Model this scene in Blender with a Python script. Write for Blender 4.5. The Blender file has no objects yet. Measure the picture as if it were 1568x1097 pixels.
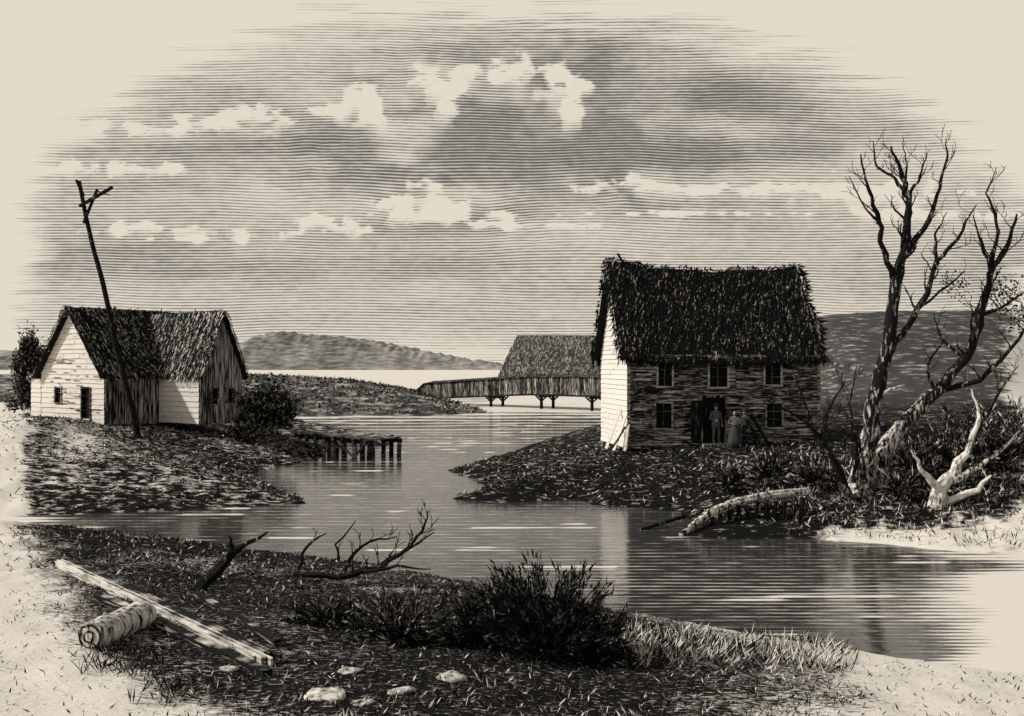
import bpy, math, random
import numpy as np
from mathutils import Vector, Matrix
random.seed(7); rng=np.random.default_rng(7)
R=random.uniform
scene=bpy.context.scene
EYE=5.0; F=1500.0; CX=784.0; HY=558.0
def W(px,py,z=0.0):
    d=(EYE-z)*F/(py-HY); return Vector(((px-CX)/F*d,d,z))
def WD(px,py,d):
    return Vector(((px-CX)/F*d,d,EYE-(py-HY)/F*d))
# ---------------------------------------------------------------- noise
_tab=rng.random((256,256))
def vnoise(x,y,s=0):
    x=np.asarray(x,float)+s*17.3; y=np.asarray(y,float)+s*9.1
    xi=np.floor(x).astype(int); yi=np.floor(y).astype(int); fx=x-xi; fy=y-yi
    fx=fx*fx*(3-2*fx); fy=fy*fy*(3-2*fy)
    g=lambda a,b:_tab[a&255,b&255]
    return (g(xi,yi)*(1-fx)+g(xi+1,yi)*fx)*(1-fy)+(g(xi,yi+1)*(1-fx)+g(xi+1,yi+1)*fx)*fy
def fbm(x,y,o=4,s=0):
    t=0;a=.5;n=0
    for i in range(o):
        t=t+a*vnoise(x*2**i,y*2**i,s+i);n+=a;a*=.5
    return t/n
def sst(a,b,x):
    t=np.clip((x-a)/(b-a),0,1); return t*t*(3-2*t)
def sdpoly(X,Y,poly):
    X=np.asarray(X,float);Y=np.asarray(Y,float)
    D=np.full(X.shape,1e9); ins=np.zeros(X.shape,bool); n=len(poly)
    for i in range(n):
        ax,ay=poly[i][0],poly[i][1]; bx,by=poly[(i+1)%n][0],poly[(i+1)%n][1]
        ex,ey=bx-ax,by-ay; L=ex*ex+ey*ey+1e-12
        t=np.clip(((X-ax)*ex+(Y-ay)*ey)/L,0,1)
        D=np.minimum(D,(X-ax-t*ex)**2+(Y-ay-t*ey)**2)
        c=((ay>Y)!=(by>Y))
        xx=(bx-ax)*(Y-ay)/((by-ay) if by!=ay else 1e-9)+ax
        ins^=(c&(X<xx))
    D=np.sqrt(D); return np.where(ins,D,-D)
# ---------------------------------------------------------------- terrain definition (world metres)
P0=lambda l:[W(a,b)[:2] for a,b in l]
left_bank=P0([(-300,805),(40,790),(180,785),(330,779),(475,771),(430,752),(385,733),(400,720),(450,712),(486,702),(505,688),(530,681),(596,682),(606,676),(560,668),(480,655),(370,646),(100,642),(-600,642),(-900,700)])
right_bank=P0([(686,721),(735,738),(748,748),(686,766),(780,770),(880,765),(905,773),(1040,783),(1062,800),(1050,820),(1120,827),(1220,824),(1380,836),(1480,846),(1600,850),(2300,860),(2600,640),(2100,600),(1400,606),(1040,628),(930,652),(860,668),(780,695)])
near_bank=P0([(-600,790),(40,800),(200,816),(400,842),(560,862),(750,895),(960,936),(1150,970),(1400,1010),(1568,1032),(2000,1045)])+[(60,12),(60,-40),(-80,-40),(-80,20)]
penins=[(-2.4,101),(-6,97),(-11.6,95),(-22,95),(-90,95),(-90,150),(-35,150),(-16,146),(-10,132),(-5,112)]
barnland=[(-3.2,172),(60,166),(140,200),(140,300),(-1,270)]
def heights(X,Y):
    X=np.asarray(X,float);Y=np.asarray(Y,float)
    n1=fbm(X*.35,Y*.35,4,1)-.5; n2=fbm(X*1.6,Y*1.6,3,5)-.5
    def prof(sd,H,s): 
        return np.where(sd>0,H*(1-np.exp(-np.maximum(sd,0)*s/np.maximum(H,.01))),np.maximum(sd*.35,-1.4))
    wob=n2*.5*np.clip(Y/30,.3,1.5)
    h=np.full(X.shape,-1.4)
    s=sdpoly(X,Y,left_bank)+wob
    a=prof(s,2.3,.34)
    a=a+np.where(s>0,1.1*np.exp(-((X+24.5)**2/16+(Y-45.5)**2/14))*np.clip(s/3,0,1),0)
    a=np.where((s>0),np.minimum(a,2.3+.8*np.exp(-((X+24.5)**2/16+(Y-45.5)**2/14))),a)
    right_lim=.95+1.35*sst(-10,-15,X); a=np.where(s>0,np.minimum(a,right_lim),a)
    h=np.maximum(h,a)
    s=sdpoly(X,Y,right_bank)+wob
    a=prof(s,1.45,.26)
    a=a+np.where(s>0,.5*sst(46,52,Y)*np.clip(s/6,0,1),0)
    hill=9.9*sst(28,38,X)*np.exp(-((Y-128)/26)**2)*(.9+.25*fbm(X*.05,Y*.03,3,9))
    hill*= (1-.35*sst(66,85,X))
    a=np.where(s>0,a+hill,a)
    h=np.maximum(h,a)
    s=sdpoly(X,Y,near_bank)+wob*.7
    a=prof(s,1.25,.17); h=np.maximum(h,a)
    s=sdpoly(X,Y,penins)+wob
    Hh=.7+3.1*sst(-3.5,-14,X)*(.85+.3*fbm(X*.15,Y*.1,2,3)); a=prof(s,Hh,.42); h=np.maximum(h,a)
    s=sdpoly(X,Y,barnland); h=np.maximum(h,prof(s,.5,.2))
    land=sst(0,.3,h)
    h=h+land*(n1*.35+n2*.16)*np.clip(Y/25,.4,1)
    return h
def hz(x,y): return float(heights(np.array([x]),np.array([y]))[0])
# ---------------------------------------------------------------- materials
INK=(.0095,.009,.0085,1); PAPER=(.78,.72,.63,1)
def nt(m): m.use_nodes=True; t=m.node_tree; t.nodes.clear(); return t
def math_(t,op,a,b=None,c=None,clamp=False):
    n=t.nodes.new('ShaderNodeMath'); n.operation=op; n.use_clamp=clamp
    for i,v in enumerate((a,b,c)):
        if v is None: continue
        if isinstance(v,(int,float)): n.inputs[i].default_value=v
        else: t.links.new(v,n.inputs[i])
    return n.outputs[0]
def mixc(t,f,a,b):
    n=t.nodes.new('ShaderNodeMix'); n.data_type='RGBA'
    for k,v in ((0,f),(6,a),(7,b)):
        if isinstance(v,(float,int,tuple)): n.inputs[k].default_value=v
        else: t.links.new(v,n.inputs[k])
    return n.outputs[2]
def attr(t,name):
    n=t.nodes.new('ShaderNodeAttribute'); n.attribute_name=name; return n.outputs['Fac']
def noise(t,vec,scale,detail=2,rough=.5,dist=0):
    n=t.nodes.new('ShaderNodeTexNoise'); n.inputs['Scale'].default_value=scale; n.inputs['Detail'].default_value=detail
    n.inputs['Roughness'].default_value=rough; n.inputs['Distortion'].default_value=dist
    t.links.new(vec,n.inputs['Vector']); return n.outputs['Fac']
def mapping(t,vec,sc,rot=(0,0,0)):
    n=t.nodes.new('ShaderNodeMapping'); n.inputs['Scale'].default_value=sc; n.inputs['Rotation'].default_value=rot
    t.links.new(vec,n.inputs['Vector']); return n.outputs[0]
def inkmat(name,sc=(4,4,4),rot=(0,0,0),sharp=5,ink=INK,paper=PAPER,detail=3,rough=.95):
    m=bpy.data.materials.new(name); t=nt(m)
    co=t.nodes.new('ShaderNodeTexCoord').outputs['Object']
    nz=noise(t,mapping(t,co,sc,rot),1,detail,.6)
    tone=attr(t,'tone')
    th=math_(t,'MULTIPLY_ADD',tone,-.55,.775)
    f=math_(t,'SUBTRACT',nz,th); f=math_(t,'MULTIPLY_ADD',f,sharp,.5,clamp=True)
    c=mixc(t,f,ink,paper)
    b=t.nodes.new('ShaderNodeBsdfPrincipled'); b.inputs['Roughness'].default_value=rough
    b.inputs['Specular IOR Level'].default_value=.15
    t.links.new(c,b.inputs['Base Color'])
    bp=t.nodes.new('ShaderNodeBump'); bp.inputs['Strength'].default_value=.35; bp.inputs['Distance'].default_value=.03
    t.links.new(nz,bp.inputs['Height']); t.links.new(bp.outputs[0],b.inputs['Normal'])
    o=t.nodes.new('ShaderNodeOutputMaterial'); t.links.new(b.outputs[0],o.inputs[0]); return m
M_plank=inkmat('weathered_plank',(1.6,1.6,26),sharp=4)
M_siding=inkmat('rough_siding',(2.0,2.0,24),sharp=4)
M_vplank=inkmat('vertical_plank',(14,14,1.0),sharp=4)
M_dark=inkmat('painted_dark',(3,3,3))  # near-black colour painting unlit interior shade; also panes, eyes and mouth
M_roof=inkmat('old_shingle',(7,7,5),sharp=5)
M_bark=inkmat('bark',(11,11,2.6),sharp=5)
M_leaf=inkmat('leaf',(5,5,5),sharp=3)
M_rock=inkmat('rock',(7,7,22),sharp=4)
M_hill=inkmat('hazed_hill_woods',(.10,.08,.55),sharp=2.2,ink=(.10,.097,.09,1),paper=(.48,.45,.40,1))  # ink lifted and paper dulled, painting distance haze into the colour
# ---------------------------------------------------------------- mesh builder
class MB:
    def __init__(s): s.v=[];s.f=[];s.t=[]
    def face(s,pts,tone=.3):
        n=len(s.v); s.v.extend([tuple(p) for p in pts]); s.f.append(tuple(range(n,n+len(pts)))); s.t.append(tone)
    def box(s,c,ax,ay,az,tone=.3):
        c=Vector(c);n=len(s.v)
        for i in (-1,1):
            for j in (-1,1):
                for k in (-1,1): s.v.append(tuple(c+ax*i+ay*j+az*k))
        for q in ((0,1,3,2),(4,6,7,5),(0,4,5,1),(2,3,7,6),(0,2,6,4),(1,5,7,3)):
            s.f.append(tuple(n+a for a in q)); s.t.append(tone)
    def beam(s,p0,p1,w,h,tone=.3):
        p0=Vector(p0);p1=Vector(p1);d=(p1-p0);L=d.length;d.normalize()
        up=Vector((0,0,1)) if abs(d.z)<.95 else Vector((0,1,0))
        sd=d.cross(up).normalized(); u=sd.cross(d)
        s.box((p0+p1)/2,d*L/2,sd*w/2,u*h/2,tone)
    def tube(s,pts,rad,n=6,tone=.3,rough=.0,end=.3):
        pts=[Vector(p) for p in pts]; base=len(s.v); ref=None
        for i,p in enumerate(pts):
            d=(pts[min(i+1,len(pts)-1)]-pts[max(i-1,0)]).normalized()
            if ref is None: ref=d.orthogonal().normalized()
            ref=(ref-d*ref.dot(d)).normalized(); b=d.cross(ref)
            for k in range(n):
                a=2*math.pi*k/n; r=rad[i]*(1+R(-rough,rough)); s.v.append(tuple(p+ref*math.cos(a)*r+b*math.sin(a)*r))
        for i in range(len(pts)-1):
            tn=(tone(i/(len(pts)-1)) if callable(tone) else tone)+R(-.08,.08)
            for k in range(n):
                a=base+i*n+k;b2=base+i*n+(k+1)%n
                s.f.append((a,b2,b2+n,a+n)); s.t.append(tn)
        t0=tone(0) if callable(tone) else tone
        s.f.append(tuple(base+k for k in range(n))[::-1]); s.t.append(t0+end)
        e=base+(len(pts)-1)*n; s.f.append(tuple(e+k for k in range(n))); s.t.append(t0)
    def leaf(s,p,d,L,w,tone):
        p=Vector(p); d=Vector(d).normalized(); sd=d.cross(Vector((R(-1,1),R(-1,1),R(-1,1))))
        if sd.length<1e-4: return
        sd=sd.normalized()*w/2
        s.face([p,p+d*L*.45+sd,p+d*L,p+d*L*.45-sd],tone)
    def obj(s,name,mat,parent=None,smooth=False):
        me=bpy.data.meshes.new(name); me.from_pydata(s.v,[],s.f); me.update()
        a=me.attributes.new('tone','FLOAT','FACE'); a.data.foreach_set('value',np.array(s.t,dtype=np.float32))
        me.materials.append(mat); o=bpy.data.objects.new(name,me); scene.collection.objects.link(o)
        if smooth:
            for q in me.polygons: q.use_smooth=True
        if parent: o.parent=parent
        return o
def empty(name,loc=(0,0,0)):
    e=bpy.data.objects.new(name,None); scene.collection.objects.link(e); return e
def gridmesh(name,X,Y,Z,mat,attrs,smooth=True):
    n,m=X.shape; me=bpy.data.meshes.new(name)
    co=np.stack([X,Y,Z],-1).reshape(-1,3).astype(np.float32)
    idx=np.arange(n*m).reshape(n,m)
    q=np.stack([idx[:-1,:-1],idx[:-1,1:],idx[1:,1:],idx[1:,:-1]],-1).reshape(-1,4)
    me.vertices.add(n*m); me.vertices.foreach_set('co',co.ravel())
    me.loops.add(q.size); me.loops.foreach_set('vertex_index',q.ravel().astype(np.int32))
    me.polygons.add(len(q)); me.polygons.foreach_set('loop_start',(np.arange(len(q))*4).astype(np.int32))
    me.polygons.foreach_set('loop_total',np.full(len(q),4,np.int32))
    me.update(calc_edges=True); me.validate()
    if smooth: me.polygons.foreach_set('use_smooth',np.ones(len(me.polygons),bool))
    for k,v in attrs.items():
        a=me.attributes.new(k,'FLOAT','POINT'); a.data.foreach_set('value',v.ravel().astype(np.float32))
    me.materials.append(mat); o=bpy.data.objects.new(name,me); scene.collection.objects.link(o); return o
# ---------------------------------------------------------------- ground
soil=[W(a,b,c)[:2] for a,b,c in [(0,775,0),(15,840,.4),(50,905,.9),(85,970,1),(190,1045,1.2),(360,1095,1.2),(600,1135,1.2),(1100,1130,1.2),(1250,1075,1.1),(1350,1035,.8),(1250,980,.3),(960,915,0),(750,850,0),(400,800,0)]]
def soiltone(X,Y,Z):
    t=np.full(X.shape,.26)
    n=fbm(X*.5,Y*.5,4,11)-.5; nf=fbm(X*2.2,Y*2.2,3,15)-.5
    s=sdpoly(X,Y,soil)
    nearb=sdpoly(X,Y,near_bank)>-1
    tn=.15+.75*np.clip(n*.9+nf*.8+.0,0,1)+.24*sst(1.6,.3,s)
    t=np.where(nearb,tn+.72*sst(.7,-.7,s+n*1.4+nf*1.2)-.10*np.clip(nf,-1,1)*2,t)
    u=X/np.maximum(Y,1)
    far=~nearb
    lb=(sdpoly(X,Y,left_bank)>-1.5)&far
    tl=.27+.40*n+.3*nf+.40*np.exp(-((u+.445)/.03)**2-((Y-43)/4.)**2)+.9*sst(-.485,-.512,u+n*.05)  # the gaussian term paints a sunlit patch into the left bank's tone
    t=np.where(lb,tl,t)
    rb=(sdpoly(X,Y,right_bank)>-1.5)&far
    tr=.17+.25*n+.3*nf+.62*sst(.29,.33,u+n*.03)*sst(28.0,26.9,Y-u*3+n*3.0+nf*3)+.95*sst(.505,.54,u+n*.06)
    t=np.where(rb&(Y<70),tr,t)
    t=np.where(rb&(Y>=70),.22+.2*n+.9*sst(.495,.525,u+n*.03),t)
    pe=(Y>92)&(X<0); t=np.where(pe,.34+.3*n,t)
    return np.clip(t,0,1)
s=np.exp(np.linspace(math.log(8),math.log(1640),640)); u=np.linspace(-.78,.78,520)
S,U=np.meshgrid(s,u,indexing='ij'); GX=U*S; GY=S-14+0*U; GZ=heights(GX,GY)
tone=soiltone(GX,GY,GZ)
m=bpy.data.materials.new('ground_soil'); t=nt(m)
co=t.nodes.new('ShaderNodeTexCoord').outputs['Object']
nA=noise(t,mapping(t,co,(8,24,24),(0,0,.25)),1,3,.6); nB=noise(t,mapping(t,co,(2.2,5,9)),1,3,.6); nC=noise(t,mapping(t,co,(.55,.7,4.2)),1,3,.6)
lod=attr(t,'lod')
f1=math_(t,'MULTIPLY',lod,1,clamp=True); f2=math_(t,'SUBTRACT',lod,1,clamp=True)
def mixf(t,f,a,b):
    n=t.nodes.new('ShaderNodeMix'); t.links.new(f,n.inputs[0]); t.links.new(a,n.inputs[2]); t.links.new(b,n.inputs[3]); return n.outputs[0]
nz=mixf(t,f2,mixf(t,f1,nA,nB),nC)
th=math_(t,'MULTIPLY_ADD',attr(t,'tone'),-.55,.775)
f=math_(t,'MULTIPLY_ADD',math_(t,'SUBTRACT',nz,th),4.5,.5,clamp=True)
inkc=mixc(t,f2,INK,(.065,.062,.058,1)); papc=mixc(t,f2,PAPER,(.50,.47,.41,1))  # far ink paler, far paper duller: atmospheric haze put into the ground colour
c=mixc(t,f,inkc,papc); b=t.nodes.new('ShaderNodeBsdfPrincipled'); b.inputs['Roughness'].default_value=1; b.inputs['Specular IOR Level'].default_value=.05
t.links.new(c,b.inputs['Base Color']); bp=t.nodes.new('ShaderNodeBump'); bp.inputs['Strength'].default_value=.5; bp.inputs['Distance'].default_value=.06
t.links.new(nz,bp.inputs['Height']); t.links.new(bp.outputs[0],b.inputs['Normal'])
o=t.nodes.new('ShaderNodeOutputMaterial'); t.links.new(b.outputs[0],o.inputs[0])
lodv=sst(18,32,GY)+sst(60,95,GY)
gridmesh('ground',GX,GY,GZ,m,{'tone':tone,'lod':lodv})
# ---------------------------------------------------------------- water
s=np.exp(np.linspace(math.log(20),math.log(1620),420)); u=np.linspace(-.9,.9,420)
S,U=np.meshgrid(s,u,indexing='ij'); X=U*S; Y=S-6+0*U
openw=[W(a,b)[:2] for a,b in [(0,570),(1700,570),(1700,760),(1570,835),(1530,850),(1505,900),(1450,960),(1385,1015),(1340,1060),(900,1090),(0,900)]]
sdw=sdpoly(X,Y,openw)/np.maximum(Y*.03,.1)
n=fbm(X*.25,Y*.7,4,21)-.5; n2=fbm(X*.08,Y*.25,4,25)-.5
dark=.93+.35*n2+.15*n
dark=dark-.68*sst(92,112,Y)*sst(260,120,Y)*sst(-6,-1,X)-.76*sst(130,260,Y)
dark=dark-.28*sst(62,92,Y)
sh=sdpoly(X,Y,right_bank); dark=dark+.35*np.exp(-np.maximum(-sh,0)/5)*(Y<60)*(Y>22)  # dark bank reflections painted into the ink coverage, here and for the next banks
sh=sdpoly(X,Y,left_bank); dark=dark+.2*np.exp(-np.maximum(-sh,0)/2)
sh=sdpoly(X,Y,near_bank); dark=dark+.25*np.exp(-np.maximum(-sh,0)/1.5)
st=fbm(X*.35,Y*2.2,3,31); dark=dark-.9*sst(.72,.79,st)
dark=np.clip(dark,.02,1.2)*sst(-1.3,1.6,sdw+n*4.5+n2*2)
ph=F*5/np.maximum(Y+2,2)/4.3+ (fbm(X*.12,Y*.2,3,41)-.5)*1.0
m=bpy.data.materials.new('water_surface'); t=nt(m)
co=t.nodes.new('ShaderNodeTexCoord').outputs['Object']
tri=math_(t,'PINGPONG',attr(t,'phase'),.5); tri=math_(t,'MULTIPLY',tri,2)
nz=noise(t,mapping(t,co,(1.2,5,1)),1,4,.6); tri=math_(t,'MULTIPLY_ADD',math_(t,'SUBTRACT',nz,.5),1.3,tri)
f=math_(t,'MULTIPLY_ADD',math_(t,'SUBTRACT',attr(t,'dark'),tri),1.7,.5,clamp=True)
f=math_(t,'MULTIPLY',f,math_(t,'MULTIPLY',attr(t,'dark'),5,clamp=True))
b=t.nodes.new('ShaderNodeBsdfPrincipled'); b.inputs['Base Color'].default_value=(.04,.039,.037,1); b.inputs['Roughness'].default_value=.08
bp=t.nodes.new('ShaderNodeBump'); bp.inputs['Strength'].default_value=.14; bp.inputs['Distance'].default_value=.12
rp=noise(t,mapping(t,co,(.9,3.2,1)),1,4,.55); t.links.new(rp,bp.inputs['Height']); t.links.new(bp.outputs[0],b.inputs['Normal'])
d=t.nodes.new('ShaderNodeBsdfDiffuse'); d.inputs['Color'].default_value=PAPER
mx=t.nodes.new('ShaderNodeMixShader'); t.links.new(f,mx.inputs[0]); t.links.new(d.outputs[0],mx.inputs[1]); t.links.new(b.outputs[0],mx.inputs[2])
o=t.nodes.new('ShaderNodeOutputMaterial'); t.links.new(mx.outputs[0],o.inputs[0])
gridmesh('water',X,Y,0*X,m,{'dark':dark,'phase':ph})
# ---------------------------------------------------------------- sky backdrop
D=1600.
px=np.concatenate([np.linspace(-700,-20,60),np.linspace(-16,1590,620),np.linspace(1600,2300,60)]); py=np.concatenate([np.linspace(572,-10,360),np.linspace(-16,-520,40)])
PY,PX=np.meshgrid(py,px,indexing='ij')
X=(PX-CX)/F*D; Z=EYE-(PY-HY)/F*D
n=fbm(PX/70,PY/38,5,51)-.5; n2=fbm(PX/24,PY/18,4,55)-.5; n3=fbm(PX/240,PY/50,4,61)-.5
bil=1-2*np.abs(fbm(PX/130,PY/70,4,91)-.5)*2.2
dark=.40+.45*n3+.04*sst(480,400,PY)+.14*n2
dark+=.12*sst(330,420,PY)*sst(500,430,PY)-.17*sst(490,545,PY)
dark+=.08*sst(120,40,PY)
def blob(cx,cy,rx,ry): return np.sqrt(((PX-cx)/rx)**2+((PY-cy)/ry)**2)
mass=sst(1.25,.5,blob(780,195,360,150)+n*.7)
dark+=mass*(.38*(bil-.55)+.10+.25*n)
for cx,cy,rx,ry,a in [(640,225,150,50,.24),(820,225,160,60,.30),(960,240,170,60,.20),(560,285,150,30,.14),(1140,150,160,45,.28),(890,95,90,50,.24),(705,86,60,32,.20),(545,132,60,26,.18),(740,180,60,60,.24),(660,350,170,18,.16),(430,222,170,22,.16),(1150,235,200,34,.2),(500,410,420,24,.12),(1050,312,250,10,.14),(250,385,160,14,.14),(250,285,170,16,.16),(1250,215,120,40,.14),(380,148,90,20,.16),(930,190,60,60,.16),(620,270,220,18,.14),(930,330,260,16,.12),(250,232,150,12,.12)]:
    dd=blob(cx,cy,rx,ry)+n*.8; dark+=a*sst(1.2,.3,dd)
whites=[(385,180,36,18),(432,188,24,16),(345,182,22,12),(545,165,32,24),(570,185,20,18),(520,170,20,14),(640,128,26,16),(672,142,36,24),(705,118,24,18),(690,168,16,18),(660,108,18,14),(805,118,40,20),(850,140,30,30),(872,178,14,28),(780,125,20,12),(885,130,22,16),(835,108,20,12),(655,308,44,22),(610,312,24,16),(690,325,34,14),(640,335,60,10),(662,292,18,12),(760,334,24,12),(745,345,30,7),(480,345,26,12),(520,352,34,10),(440,360,24,7),(350,358,28,12),(390,362,18,7),(290,355,28,10),(215,352,38,10),(165,356,30,9),(320,367,70,5),(100,205,60,18),(190,198,44,10),(260,200,60,8),(320,192,40,8),(110,262,60,12),(210,262,60,9),(265,258,24,11),(930,286,30,12),(900,292,24,9),(975,282,28,10),(1020,290,40,8),(1090,288,40,7),(1160,290,60,8),(1250,288,90,10),(1130,328,170,4),(1350,300,90,24),(820,347,70,5),(1390,330,120,10),(500,172,26,8),(290,180,40,7)]
for cx,cy,rx,ry in whites:
    dd=blob(cx,cy,rx*1.1,ry*1.1)+n*1.2+n2*2.6
    wmask=sst(1.12,.66,dd)
    body=np.clip(.96-.80*sst(cy-ry*.25,cy+ry*.95,PY+n2*26),0,1)
    dark=dark*(1-body*wmask)
oval=[(40,560),(20,440),(40,290),(60,215),(170,145),(270,85),(470,22),(700,8),(1000,14),(1220,66),(1390,125),(1470,190),(1560,265),(1640,340),(1600,420),(1545,470),(1540,575),(40,575)]
so=sdpoly(PX,PY,oval)
streak=fbm(PX/90,PY/7,3,71)-.5
dark=dark*sst(-14,60,so+streak*80+n*26)
dark=np.clip(dark,0,.88)
phs=Z/4.7+ (fbm(PX/200,PY/140,2,95)-.5)*2.4+mass*(fbm(PX/150,PY/110,1,99)-.5)*3.0
m=bpy.data.materials.new('sky_clouds'); t=nt(m)
co=t.nodes.new('ShaderNodeTexCoord').outputs['Object']
tri=math_(t,'MULTIPLY',math_(t,'PINGPONG',attr(t,'phase'),.5),2)
gn=noise(t,mapping(t,co,(.05,1,.15)),1,3,.6); tri=math_(t,'MULTIPLY_ADD',math_(t,'SUBTRACT',gn,.5),.6,tri)
dk=attr(t,'dark')
f=math_(t,'MULTIPLY_ADD',math_(t,'SUBTRACT',dk,tri),1.2,.41,clamp=True)
f=math_(t,'MULTIPLY',f,math_(t,'MULTIPLY',dk,5,clamp=True))
c=mixc(t,f,(.775,.700,.590,1),(.118,.115,.108,1))
e=t.nodes.new('ShaderNodeEmission'); t.links.new(c,e.inputs[0]); o=t.nodes.new('ShaderNodeOutputMaterial'); t.links.new(e.outputs[0],o.inputs[0])
try: m.cycles.emission_sampling='NONE'
except Exception: pass
gridmesh('sky',X,np.full(X.shape,D),Z,m,{'dark':dark,'phase':phs})
# ---------------------------------------------------------------- distant hills
hp=[(-400,535),(250,538),(340,532),(372,525),(400,514),(435,506),(470,513),(530,516),(600,526),(650,537),(700,546),(765,557),(800,566)]
uu=np.linspace(-400,800,420); vv=np.linspace(-1,1,40); UU,VV=np.meshgrid(uu,vv,indexing='xy')
Dd=930+VV*90; TT=np.interp(UU,[a for a,b in hp],[b for a,b in hp])
HH=(HY-TT)/F*930+5; HH=HH*(np.cos(VV*math.pi/2)**.8)+ (fbm(UU/6,VV*5,4,81)-.5)*6*np.cos(VV*math.pi/2)-.5
gridmesh('distant_hills',(UU-CX)/F*930,Dd,HH,M_hill,{'tone':np.clip(.34+.5*(fbm(UU/20,VV*3,3,85)-.5)+.16*sst(500,720,UU)+.5*sst(60,20,UU),0,1)})
# ---------------------------------------------------------------- buildings helpers
def hboards(mb,A,dr,nrm,L,z0,ztop,bh,tr,holes=(),smin=lambda z:0,smax=None,proud=.03,plen=(1.2,3)):
    z=z0
    while z<ztop-.02:
        z1=min(z+bh*R(.85,1.15),ztop); zm=(z+z1)/2
        a=smin(zm); b=(smax(zm) if smax else L)
        ivs=[(a,b)]
        for h in holes:
            if h[2]<zm<h[3]:
                new=[]
                for (p,q) in ivs:
                    if h[0]>p: new.append((p,min(q,h[0])))
                    if h[1]<q: new.append((max(p,h[1]),q))
                ivs=[i for i in new if i[1]-i[0]>.02]
        for (p,q) in ivs:
            s=p
            while s<q-.01:
                e=min(q,s+R(*plen)); 
                if q-e<.3: e=q
                tn=R(*tr); o1=proud+R(0,.02); sl=R(-.012,.012)
                P=[A+dr*(s+.006)+Vector((0,0,z+.006+sl))+nrm*o1, A+dr*(e-.006)+Vector((0,0,z+.006-sl))+nrm*o1, A+dr*(e-.006)+Vector((0,0,z1))+nrm*.008,A+dr*(s+.006)+Vector((0,0,z1))+nrm*.008]
                mb.face(P,tn)
                mb.face([P[0]-nrm*(o1+.02),P[1]-nrm*(o1+.02),P[1],P[0]],.02)
                s=e
        z=z1
def vboards(mb,A,dr,nrm,L,z0,ztopf,bw,tr,holes=()):
    s=0
    while s<L-.01:
        e=min(L,s+bw*R(.8,1.2)); zt=ztopf((s+e)/2); ivs=[(z0-R(0,.1),zt)]
        for h in holes:
            if h[0]<(s+e)/2<h[1]:
                ivs=[(z0,h[2]),(h[3],zt)]
        tn=R(*tr); o=R(.01,.05)
        for p,q in ivs:
            if q-p<.03: continue
            mb.box(A+dr*((s+e)/2)+Vector((0,0,(p+q)/2))+nrm*o,dr*((e-s)/2-.008),nrm*.012,Vector((0,0,(q-p)/2)),tn)
        s=e
def window(fr,gl,A,dr,nrm,h,tone=.6,glass=.0,mun=True):
    s0,s1,z0,z1=h; w=.05
    P=lambda s,z,o:A+dr*s+Vector((0,0,z))+nrm*o
    for (a,b,c,d) in ((s0-w,s0+w*.4,z0-w,z1+w),(s1-w*.4,s1+w,z0-w,z1+w),(s0-w,s1+w,z1-.01,z1+w*1.4),(s0-w*1.6,s1+w*1.6,z0-w*1.4,z0+.01)):
        fr.box(P((a+b)/2,(c+d)/2,.045),dr*(b-a)/2,nrm*.035,Vector((0,0,(d-c)/2)),tone)
    gl.face([P(s0,z0,-.10),P(s1,z0,-.10),P(s1,z1,-.10),P(s0,z1,-.10)],glass)
    if mun:
        sm=(s0+s1)/2; zm=(z0+z1)/2
        fr.box(P(sm,zm,-.05),dr*.014,nrm*.015,Vector((0,0,(z1-z0)/2)),tone*.6)
        for zz in (z0+(z1-z0)/3,z0+(z1-z0)*2/3): fr.box(P(sm,zz,-.052),dr*(s1-s0)/2,nrm*.013,Vector((0,0,.012)),tone*.6)
def thatch(mb,O,along,down,L,Hh,nrm,rows,cols,tr,lent=(.35,.7),wid=(.05,.12),rag=.25,skew=.25,endf=None):
    for i in range(rows):
        for j in range(cols):
            s=L*(j+R(-.5,.5))/(cols-1); q=Hh*(i+R(-.4,.4))/(rows)
            if q<-.05: q=0
            p=O+along*s+down*q+nrm*R(.02,.09)
            d=(down+along*R(-skew,skew*.6)+nrm*R(-.02,.13)).normalized(); l=R(*lent)
            if q+l>Hh+rag: l=max(.1,Hh+rag*R(.2,1)-q)
            w=R(*wid); sd=along*w/2
            mb.face([p-sd,p+sd,p+d*l+sd*R(.2,.9),p+d*l-sd*R(.2,.9)],R(*tr))
def slab(mb,a,b,c,d,th,tone):
    n=(b-a).cross(d-a).normalized()*th
    lo=[a-n,b-n,c-n,d-n]; hi=[a,b,c,d]
    mb.face(hi,tone); mb.face(lo[::-1],tone)
    for i in range(4): mb.face([lo[i],lo[(i+1)%4],hi[(i+1)%4],hi[i]],tone)
UZ=Vector((0,0,1))
# ---------------------------------------------------------------- right house
H=empty('wooden_house')
a=math.radians(9); e=Vector((math.cos(a),math.sin(a),0)); p=Vector((-math.sin(a),math.cos(a),0))
C=Vector((5.25,44,0)); L=9.05; Wd=5.0; z0=1.2; ze=5.45; zr=9.85
wl=MB(); sd_m=MB(); core=MB()
holes=[(1.33,2.02,4.0,5.14),(3.75,4.65,3.95,5.3),(6.42,7.22,4.05,5.12),(1.22,2.0,2.1,3.25),(6.5,7.28,2.1,3.2),(3.45,4.5,1.35,3.5)]
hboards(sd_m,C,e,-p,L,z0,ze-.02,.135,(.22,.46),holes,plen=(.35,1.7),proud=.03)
for k in range(90):
    s_=R(.2,8.7); z_=R(1.5,5.2)
    if any(h[0]-.3<s_<h[1]+.3 and h[2]-.2<z_<h[3]+.2 for h in holes): continue
    sd_m.box(C+e*s_+UZ*z_-p*.065,e*R(.08,.4),p*.012,UZ*R(.02,.06),random.choice((.02,.05,.1,.1,.6)))
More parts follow.
